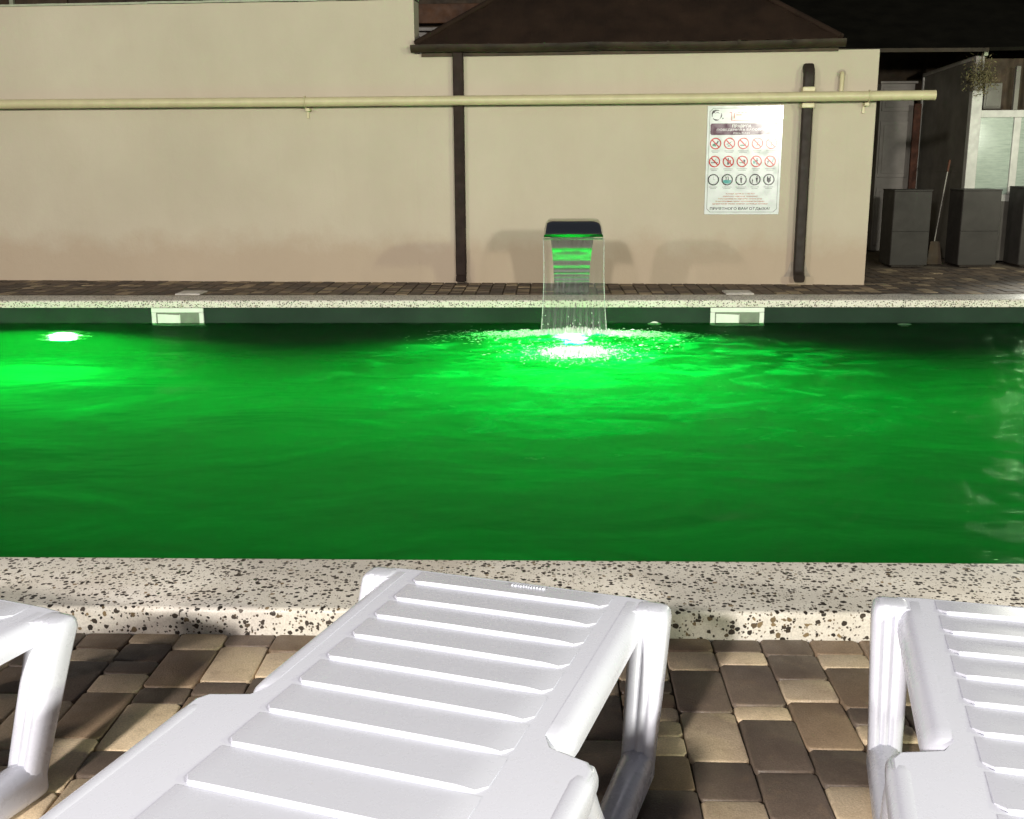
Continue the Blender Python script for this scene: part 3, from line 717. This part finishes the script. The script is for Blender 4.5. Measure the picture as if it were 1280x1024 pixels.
# splash: strands and drops, a ridge under the curtain, side wings and a boiling patch in front
rs = random.Random(21); sp = MB()
def drop(x, y, z, lx, ly, h, ang):
    ca, sa = math.cos(ang), math.sin(ang)
    pts = [(lx, 0, 0), (0, ly, 0), (-lx, 0, 0), (0, -ly, 0), (0, 0, h)]
    sp.add([(x+a*ca-b*sa, y+a*sa+b*ca, z+c) for a, b, c in pts], [(0, 1, 4), (1, 2, 4), (2, 3, 4), (3, 0, 4)])
X_ = .21
for _ in range(900):        # ridge
    x = X_+rs.gauss(0, .17); drop(x, 8.43+rs.gauss(0, .05)-.10*abs(x-X_), WZ-.004, rs.uniform(.006, .02), rs.uniform(.005, .012), rs.uniform(.008, .045)*math.exp(-((x-X_)/.35)**2), rs.uniform(0, 6.3))
for sg in (-1, 1):          # wings fanning out sideways
    for _ in range(1100):
        s = abs(rs.gauss(0, .36)); x = X_+sg*(.22+s*.95); y = 8.40-.20*s+rs.gauss(0, .05+.13*s)
        drop(x, y, WZ-.003, rs.uniform(.006, .036)*(1 if rs.random() < .5 else .4), rs.uniform(.002, .007), rs.uniform(.003, .016)*max(.25, 1-s), sg*rs.uniform(-.5, .1)+rs.gauss(0, .25))
for _ in range(2600):       # boil in front
    a = rs.uniform(0, 6.283); r_ = abs(rs.gauss(0, .62)); x = X_+.36*r_*math.cos(a); y = FY+.34*r_*math.sin(a)-.02
    drop(x, y, WZ-.003, rs.uniform(.005, .018), rs.uniform(.003, .009), rs.uniform(.006, .034)*max(.3, 1.15-r_), rs.uniform(0, 6.3))
for _ in range(260):        # loose spray around the boil
    a = rs.uniform(0, 6.283); r_ = rs.uniform(.35, 1.0)**1.2; x = X_+.85*r_*math.cos(a); y = FY+.25+.62*r_*math.sin(a)
    if y > 8.45: continue
    drop(x, y, WZ-.002, rs.uniform(.004, .024), rs.uniform(.002, .005), rs.uniform(.002, .009), rs.gauss(0, .4))
for _ in range(24):         # flying drops
    x = X_+rs.gauss(0, .2); z = WZ+abs(rs.gauss(0, .06))+.02; drop(x, 8.40+rs.gauss(0, .06), z, .004, .004, rs.uniform(.006, .02), 0)
so = sp.build('splash_foam', 'foam', recalc=False); stuff(so); so['label'] = 'white splash of foam and drops where the fountain water lands'; so['category'] = 'splash'

# ------------------------------------------------------------------ sun loungers
def rrect(cx, cz, hw, hh, r, n=4):
    pts = []
    for qx, qz, a0 in ((1, 1, 0), (-1, 1, 90), (-1, -1, 180), (1, -1, 270)):
        for k in range(n+1):
            a = R(a0+90*k/n); pts.append((cx+qx*(hw-r)+r*math.cos(a), cz+qz*(hh-r)+r*math.sin(a)))
    return pts
VL = [.004]+[q+.020+.018*q for q in (.056, .147, .235, .327, .422, .519, .619, .725, .835, .950)]
ZP = .33; WU = .213
def half_panel(sg):
    # one half of the moulded bed, as a polygon in (u, v)
    pts = [(0, -.008), (.24, -.006), (.285, 0.0), (.305, .012), (.312, .03), (.30, .055), (.2455, .075), (.2455, .572), (.266, .60), (.30, .612), (.33, .622), (.343, .645), (.343, 1.05), (0, 1.05)]
    return [(sg*u, -v, ZP) for u, v in pts]
def make_panel(parent):
    bm = bmesh.new()
    for sg in (1, -1):
        vs2 = [bm.verts.new(p) for p in half_panel(sg)]; bm.faces.new(vs2 if sg < 0 else vs2)
    bmesh.ops.remove_doubles(bm, verts=bm.verts, dist=1e-5)
    bmesh.ops.recalc_face_normals(bm, faces=bm.faces)
    for f in bm.faces:
        if f.normal.z < 0: f.normal_flip()
    r = bmesh.ops.extrude_face_region(bm, geom=list(bm.faces))
    for v in [e for e in r['geom'] if isinstance(e, bmesh.types.BMVert)]: v.co.z -= .026
    bmesh.ops.recalc_face_normals(bm, faces=bm.faces)
    me = bpy.data.meshes.new('bed_frame'); bm.to_mesh(me); bm.free()
    for p in me.polygons: p.use_smooth = True
    me.set_sharp_from_angle(angle=R(35)); me.materials.append(M['plastic'])
    bw = me.attributes.new('bevel_weight_edge', 'FLOAT', 'EDGE')
    for e in me.edges:
        a_, b_ = me.vertices[e.vertices[0]].co, me.vertices[e.vertices[1]].co
        seam = abs(abs(a_.x)-.2455) < .001 and abs(abs(b_.x)-.2455) < .001
        bw.data[e.index].value = 0.0 if seam or (abs(a_.x) < .001 and abs(b_.x) < .001) or abs(a_.z-b_.z) > .01 else 1.0
    o = bpy.data.objects.new('bed_frame', me); COL.objects.link(o); o.parent = parent
    b = o.modifiers.new('bevel', 'BEVEL'); b.width = .006; b.segments = 3; b.limit_method = 'WEIGHT'
    return o
def slat_mesh(v0, v1, depth=.0072):
    # louvre moulded on the bed: flush at its far edge (v0), proud at the near edge (v1), rounded near corners
    b = MB(); N = 24; r = .020; hw = WU; top = []; mid = []; bot = []; far = []
    for k in range(N+1):
        q = -1+2*k/N; u = hw*math.copysign(abs(q)**.8, q)
        e = max(0, abs(u)-(hw-r)); yn = -v1+.001+(r-math.sqrt(max(0, r*r-e*e)))
        crown = .0012*(1-(u/hw)**2); L = v1-v0
        fz = depth*(1-(yn+v1)/L)*(.22+.78*min(1, max(0, hw-abs(u))/(.018 if u < 0 else .036)))
        far.append((u, -v0-.002, ZP+.0006)); top.append((u, yn+.0035, ZP+fz+crown)); mid.append((u, yn, ZP+fz-.003+crown)); bot.append((u, yn+.004, ZP-.0005))
    b.loft([far, top, mid, bot], caps=False, closed=False)
    n = N+1
    b.f.append((0, n, 2*n, 3*n)); b.f.append((n-1, 4*n-1, 3*n-1, 2*n-1)); b.f.append(tuple(range(3*n, 4*n))+tuple(range(n-1, -1, -1)))
    return b
def make_lounger():
    root = empty('sun_lounger', (0, 0, 0))
    make_panel(root)
    for i in range(len(VL)-1): slat_mesh(VL[i], VL[i+1]).build('slat', 'plastic', root, smooth=30)
    for sg in (-1, 1):
        # raised side rail
        st = []
        def shoulder(hw, zt):      # flat inside, quarter-round outside, hollow underneath
            zb = ZP-.042; pts = [(-.014, zb+.01), (-.014, zt)]
            for k in range(9):
                a = R(90-90*k/8); pts.append((hw-.034*min(1, hw/.034)+.034*min(1, hw/.034)*math.cos(a), zt-.034+.034*math.sin(a)))
            return pts+[(hw, zb), (hw-.008, zb)]
        for v, hw, zt in ((.004, .010, ZP-.006), (.010, .022, ZP-.0015), (.024, .027, ZP+.0005), (.1, .029, ZP+.0005), (.53, .029, ZP+.0005), (.562, .027, ZP-.0005), (.578, .021, ZP-.004), (.588, .010, ZP-.012)):
            st.append([(sg*(.2595+x), -v, z) for x, z in shoulder(hw, zt)])
        MB().loft(st).build('side_rail', 'plastic', root, smooth=55)
        # fluted corner leg
        leg = []
        for z, v, u, sc in ((ZP+.0015, .036, .297, .60), (ZP-.0005, .036, .297, .82), (ZP-.007, .0365, .297, .95), (ZP-.022, .038, .297, 1.02), (.27, .056, .298, 1), (.17, .096, .299, .93), (.09, .128, .300, .86), (.03, .150, .300, .82)):
            pts = []
            w2, d2_ = .037*sc, .036*sc
            fl = [(-1, -.55), (-.8, -.92), (-.55, -1), (-.34, -1), (-.26, -.88), (-.10, -.88), (-.02, -1), (.18, -1), (.26, -.88), (.42, -.88), (.5, -1), (.72, -.97), (.93, -.75), (1, -.4), (1, .6), (.8, .95), (.4, 1), (-.4, 1), (-.8, .95), (-1, .6)]
            for a, b in fl: pts.append((sg*(u+a*w2), -v+b*d2_, z))
            leg.append(pts)
        MB().loft(leg).build('leg', 'plastic', root, smooth=62)
        # web joining rail and leg under the corner
        MB().loft([[(sg*.258, -.016, ZP-.03), (sg*.29, -.016, ZP-.03), (sg*.29, -.045, ZP-.03), (sg*.258, -.056, ZP-.03)], [(sg*.268, -.03, ZP-.085), (sg*.29, -.03, ZP-.095), (sg*.29, -.056, ZP-.095), (sg*.270, -.060, ZP-.085)]]).build('corner_web', 'plastic', root, bevel=.006, seg=3)
        # runner on the floor, braces of the middle leg, side skirt
        MB().loft([[(sg*(.300+x), -v, z) for x, z in rrect(0, zt/2, hw, zt/2, hw*.85, 5)] for v, hw, zt in ((.112, .020, .06), (.120, .028, .076), (.135, .032, .084), (.25, .031, .080), (.40, .030, .076), (.48, .029, .074))]).build('floor_runner', 'plastic', root, smooth=55)
        MB().tube([(sg*.327, -.665, .300), (sg*.325, -.62, .24), (sg*.315, -.51, .12), (sg*.305, -.455, .04), (sg*.305, -.445, 0)], (.022, .026), 14, squash=.8).build('brace', 'plastic', root, smooth=55)
        MB().tube([(sg*.327, -.74, .300), (sg*.325, -.78, .24), (sg*.315, -.87, .12), (sg*.305, -.91, .04), (sg*.305, -.92, 0)], (.022, .026), 14, squash=.8).build('brace', 'plastic', root, smooth=55)
        sk = [[(sg*(.328+x), -v, z) for x, z in rrect(0, (zt+zb)/2, hw, (zt-zb)/2, hw*.8)] for v, hw, zt, zb in ((.618, .012, ZP-.008, ZP-.03), (.635, .020, ZP-.002, ZP-.045), (.68, .022, ZP+.0012, ZP-.055), (1.9, .022, ZP+.0, ZP-.06))]
        MB().loft(sk).build('side_skirt', 'plastic', root, smooth=55)
        MB().tube([(sg*.325, -1.80, .29), (sg*.32, -1.84, .15), (sg*.31, -1.87, 0)], (.026, .03), 14, squash=.8).build('leg', 'plastic', root, smooth=55)
    # raised head section
    hd = bpy.data.objects.new('backrest', None); 
    ang = R(24); L = .62
    bk = MB(); th_ = .03
    def bp(u, s, o): return (u, -1.07-s*math.cos(ang)+o*math.sin(ang)*0-o*math.sin(ang), ZP+s*math.sin(ang)-o*math.cos(ang)*1.0)
    for u0, u1, s0, s1 in ((-.31, -.24, 0, L), (.24, .31, 0, L), (-.24, .24, 0, .05), (-.24, .24, L-.09, L)):
        bk.add([bp(u0, s0, 0), bp(u1, s0, 0), bp(u1, s1, 0), bp(u0, s1, 0), bp(u0, s0, th_), bp(u1, s0, th_), bp(u1, s1, th_), bp(u0, s1, th_)], [(0, 1, 2, 3), (7, 6, 5, 4), (0, 4, 5, 1), (1, 5, 6, 2), (2, 6, 7, 3), (3, 7, 4, 0)])
    bkr = bk.build('backrest', 'plastic', root, bevel=.006)
    bpy.data.objects.remove(hd)
    for k in range(6):
        s0 = .052+k*.0795; s1 = s0+.076; b = MB()
        b.add([bp(-.239, s0, .002), bp(.239, s0, .002), bp(.239, s1, .012), bp(-.239, s1, .012), bp(-.239, s0, .02), bp(.239, s0, .02), bp(.239, s1, .026), bp(-.239, s1, .026)], [(0, 1, 2, 3), (7, 6, 5, 4), (0, 4, 5, 1), (1, 5, 6, 2), (2, 6, 7, 3), (3, 7, 4, 0)])
        b.build('slat', 'plastic', bkr)
    # small raised maker's mark on the foot edge, too small to read: a line of tiny strokes
    mk = MB(); rk = random.Random(5); u = -.002
    while u < .066:
        wv = rk.uniform(.0025, .005); mk.box(u, u+wv, -.0235-rk.uniform(0, .003), -.0165+rk.uniform(-.0015, .0015), ZP+.0005, ZP+.0058); u += wv+.0022
    mk.build('maker_mark', 'plastic', root, bevel=.0005)
    return root
def copy_tree(o, parent=None):
    c = o.copy(); COL.objects.link(c); c.parent = parent
    for ch in [x for x in bpy.data.objects if x.parent == o]: copy_tree(ch, c)
    return c
def place(root, corner, yaw_deg, cu, cv):
    # stands so that the bed point (cu, cv) of the lounger lies at the ground spot `corner`
    a = R(yaw_deg); P = Vector((math.cos(a), -math.sin(a), 0)); A = Vector((math.sin(a), math.cos(a), 0))
    root.location = Vector((*corner, 0))-P*cu+A*cv; root.rotation_euler = (0, 0, -a)
lg = make_lounger()
tag(lg, 'white plastic sun lounger in the middle, its whole foot end in view', 'sun lounger', 'white sun loungers by the pool')
lg2 = copy_tree(lg); lg2['label'] = 'white plastic sun lounger at the right edge, facing the pool'
lg3 = copy_tree(lg); lg3['label'] = 'white plastic sun lounger at the left edge, only one corner and leg showing'
place(lg, (-.064, 2.142), 17.5, 0, 0)
place(lg2, (.672, 2.085), 13.0, -.325, .01)
place(lg3, (-.930, 1.955), 19.5, .325, .01)

# ------------------------------------------------------------------ passage at the right
def dark_box(x0, x1, dep, h, y, label, tilt=0):
    e = empty('planter_box', ((x0+x1)/2, y, 0), R(tilt)); tag(e, label, 'box', 'dark boxes in the passage')
    hw = (x1-x0)/2
    MB().box(-hw, hw, .012, dep, .02, h).build('body', 'anthracite', e, bevel=.004)
    zz = [.02, .02+(h-.02)*.46, h]
    MB().box(-hw+.003, hw-.003, 0, .011, zz[0]+.002, zz[1]-.002).build('front_panel', 'anthracite', e, bevel=.003)
    MB().box(-hw+.003, hw-.003, 0, .011, zz[1]+.002, zz[2]-.002).build('front_panel', 'anthracite', e, bevel=.003)
    MB().box(-hw-.004, hw+.004, -.004, dep+.004, h+.001, h+.018).build('rim', 'anthracite', e, bevel=.004)
    MB().box(-hw+.03, hw-.03, .03, dep-.03, 0, .019).build('plinth', 'black_metal', e)
dark_box(3.845, 4.26, .42, .835, 12.35, 'dark grey box nearest the house corner, in front of the cabinet')
dark_box(4.60, 5.02, .42, .835, 12.35, 'dark grey box in the passage below the frosted window')
dark_box(5.27, 5.70, .42, .86, 12.35, 'dark grey box cut by the right picture edge')

# kiosk with white frames
kx, ky = 4.862, 12.92
k = empty('glazed_kiosk', (kx, ky, 0)); tag(k, 'grey kiosk with white framed frosted glazing at the right edge', 'kiosk')
MB().add([(0, .07, 0), (0, 1.75, 0), (0, 1.75, 2.235), (0, .07, 2.30)], [(0, 1, 2, 3)]).build('side_panel', 'greypanel', k).modifiers.new('t', 'SOLIDIFY').thickness = .03
MB().box(-.034, -.0305, .07, 1.75, 1.03, 1.075).build('side_rail', 'greypanel', k, bevel=.003)
MB().add([(-.034, .05, 2.27), (-.034, 1.76, 2.205), (-.034, 1.76, 2.25), (-.034, .05, 2.315)], [(0, 1, 2, 3)]).build('top_trim', 'greydoor', k).modifiers.new('t', 'SOLIDIFY').thickness = .012
MB().box(-.045, -.02, 1.72, 1.765, .02, 2.2).build('edge_strip', 'whitepaint', k, bevel=.003)
MB().box(-.06, .06, -.03, .069, 0, 1.93).build('corner_post', 'whitepaint', k, bevel=.006)
MB().box(-.05, .05, -.02, .069, 1.931, 2.31).build('upper_post', 'greydoor', k, bevel=.006)
MB().box(.0605, 1.8, -.02, .04, 1.64, 1.72).build('transom', 'whitepaint', k, bevel=.006)
MB().box(.0605, 1.8, -.015, .035, .70, .78).build('lower_rail', 'whitepaint', k, bevel=.006)
MB().box(.44, .52, -.022, .045, .781, 1.639).build('mullion', 'whitepaint', k, bevel=.006)
MB().box(.0605, .4395, .0, .012, .781, 1.639).build('pane', 'frosted', k)
MB().box(.5205, 1.2, .0, .012, .781, 1.639).build('pane', 'frosted', k)
MB().box(.0605, 1.8, -.005, .02, .02, .699).build('kick_panel', 'greypanel', k)
MB().box(.0605, 1.8, .25, .27, 1.721, 2.30).build('upper_back', 'darkwood', k)
sh = MB().box(.16, .36, .20, .235, 1.74, 2.03).build('shutter', 'greypanel', k, bevel=.006); MB().box(.185, .335, .193, .1995, 1.77, 2.0).build('shutter_field', 'greypanel', sh, bevel=.004)
MB().box(.42, .47, .0, .05, 1.721, 2.2).build('upper_mullion', 'greypanel', k, bevel=.004); MB().box(.56, .60, -.01, .04, 1.721, 2.35).build('upper_mullion', 'whitepaint', k, bevel=.004)
MB().box(-.01, 2.0, -.14, -.08, 2.395, 2.43).build('canopy_edge', 'greenish', k, bevel=.004)
MB().box(-.01, .035, -.14, -.08, 2.30, 2.394).build('canopy_drop', 'greenish', k, bevel=.004)
MB().box(-.02, 2.0, -.079, .8, 2.41, 2.47).build('canopy', 'darkroof', k, bevel=.004)
# dry hop bunch hanging on the corner post
db = MB(); rd = random.Random(9)
for _ in range(900):
    c = Vector((rd.gauss(0, .075), rd.gauss(0, .06), rd.gauss(0, .09))); d = Vector((rd.gauss(0, 1), rd.gauss(0, 1), rd.gauss(-.5, 1))).normalized()*rd.uniform(.012, .034); s = d.cross(Vector((rd.gauss(0, 1), rd.gauss(0, 1), rd.gauss(0, 1)))).normalized()*rd.uniform(.003, .007)
    db.add([c-d, c+s, c+d, c-s], [(0, 1, 2, 3)])
dh = empty('dry_plant_bunch', (kx-.02, ky-.13, 2.08)); tag(dh, 'blurred olive bunch of dry plants hanging at the kiosk corner', 'dry plants')
db.build('leaves', 'dry', dh, recalc=False); MB().tube([(0, 0, .05), (0, .02, .25), (.01, .05, .33)], .006, 6).build('stem', 'darkwood', dh)
# old cabinet door at the back
cb = empty('old_cabinet', (4.27, 14.55, 0)); tag(cb, 'tall pale grey panelled cabinet standing between the wall corner and kiosk', 'cabinet')
MB().box(0, .43, .03, .5, 0, 2.12).build('carcass', 'greydoor', cb, bevel=.005)
for z0, z1 in ((.95, 1.66), (1.78, 2.08), (.08, .82)):
    p = MB().box(.02, .40, .008, .029, z0, z1).build('door_panel', 'greydoor', cb, bevel=.004)
    MB().box(.06, .36, -.002, .0075, z0+.05, z1-.05).build('field', 'greydoor', p, bevel=.006)
MB().box(-.02, .45, -.015, .0, 2.121, 2.15).build('cornice', 'greydoor', cb, bevel=.004)
rp_ = empty('rusty_post', (4.66, 14.30, 0)); tag(rp_, 'reddish rusty post beside the pale grey cabinet', 'post')
MB().box(-.045, .045, -.02, .02, 0, 1.86).build('bar', 'rust', rp_, bevel=.004); MB().box(-.07, .07, -.04, .04, 0, .02).build('foot_plate', 'rust', rp_)
bh = empty('broom_handle', (4.45, 12.62, 0)); tag(bh, 'thin pale broom handle with a reddish tip leaning on the kiosk', 'broom')
MB().tube([(0, .1, .25), (.12, .2, 1.04)], .007, 8).build('stick', 'greydoor', bh, smooth=60); MB().tube([(.12, .2, 1.04), (.141, .217, 1.17)], .013, 8).build('grip', 'rust', bh, smooth=60)
MB().loft([[(-.09, .05, 0), (.09, .05, 0), (.09, .11, 0), (-.09, .11, 0)], [(-.05, .075, .26), (.05, .075, .26), (.05, .115, .26), (-.05, .115, .26)]]).build('brush', 'darkwood', bh)

# dark shed roof over the passage with its pale edge batten
sr = empty('passage_shed', (3.2, 12.6, 0)); tag(sr, 'dark shed roof over the passage with a pale batten along its eave', 'shed')
MB().add([(-.9, 0, 2.36), (6.5, 0, 2.40), (6.5, 5.5, 4.9), (-.9, 5.5, 4.9)], [(0, 1, 2, 3)]).build('roof', 'darkroof', sr).modifiers.new('t', 'SOLIDIFY').thickness = .04
MB().add([(-.9, -.03, 2.33), (1.62, -.03, 2.325), (1.62, -.03, 2.365), (-.9, -.03, 2.372)], [(0, 1, 2, 3)]).build('eave_batten', 'gutter', sr).modifiers.new('t', 'SOLIDIFY').thickness = .02
MB().box(-.6, 6.5, 2.9, 3.0, 0, 2.6).build('back_wall', 'darkwood', sr)
MB().box(-.35, -.25, .1, .2, 0, 2.35).build('post', 'darkwood', sr)
ch = empty('roof_vent_pipe', (5.75, 13.9, 2.86)); tag(ch, 'white pipe standing on the dark shed roof at the upper right corner', 'pipe')
MB().tube([(0, 0, .0), (0, 0, .9)], .045, 12).build('pipe', 'whitepaint', ch, smooth=50); MB().box(-.11, .11, -.11, .11, -.14, .0).build('base', 'rust', ch, bevel=.01); MB().box(-.13, .13, -.13, .13, .001, .02).build('flange', 'whitepaint', ch, bevel=.004)

# neighbouring buildings seen over the wall
nb = empty('neighbour_house', (-2.0, 17.0, 0)); tag(nb, 'dark timber house behind the high wall at upper left', 'building')
MB().box(-9, 2.2, 0, 5, 0, 6.5).build('wall', 'darkwood', nb)
for i, (t, wv, mt) in enumerate(((-6.9, .05, 'greenish'), (-6.75, .03, 'greenish'), (-6.6, .03, 'whitepaint'), (-6.05, .06, 'greenish'), (-.2, .08, 'greenish'))): MB().box(t, t+wv, -.12, -.05, 2.6, 4.6).build('balcony_post', mt, nb, bevel=.006)
MB().box(-8.2, -7.0, -.05, -.001, 2.4, 4.4).build('shutter', 'redwood', nb, bevel=.006); MB().box(-6.5, -5.2, -.05, -.001, 2.5, 4.6).build('shutter', 'darkwood', nb, bevel=.006)
MB().box(-6.0, 1.2, -.09, -.001, 3.02, 3.12).build('string_course', 'redwood', nb, bevel=.006)
MB().box(-.9, 1.4, -.35, -.05, 3.15, 3.42).build('balcony_beam', 'redwood', nb, bevel=.01)
MB().box(.42, .62, -.30, -.05, 2.78, 3.05).build('bracket', 'greydoor', nb, bevel=.01); MB().box(-.3, 1.2, -.3, -.04, 3.05, 3.1).build('sill', 'greydoor', nb, bevel=.006)
ac = empty('air_conditioner', (-1.95, 16.6, 2.66)); tag(ac, 'small grey louvred air conditioner box in the gap beside the roof', 'air conditioner')
MB().box(-.18, .18, 0, .25, 0, .36).build('case', 'greydoor', ac, bevel=.01)
for q in range(6): MB().box(-.15, .08, -.012, -.001, .05+q*.046, .075+q*.046).build('louvre', 'anthracite', ac)
n2 = empty('rear_house', (3.6, 18.5, 0)); tag(n2, 'dark house behind the hipped roof with a pale gable corner', 'building')
MB().box(-3.3, 8, 0, 4, 0, 7).build('wall', 'darkroof', n2)
MB().loft([[(-.6, -.6, 3.58), (.38, -.6, 3.40), (.38, -.05, 3.40), (-.6, -.05, 3.58)], [(-.6, -.6, 4.2), (.38, -.6, 4.2), (.38, -.05, 4.2), (-.6, -.05, 4.2)]]).build('bay', 'whitepaint', n2, bevel=.01)
MB().box(.48, .92, -.3, -.01, 3.28, 3.36).build('ledge', 'greydoor', n2, bevel=.01)
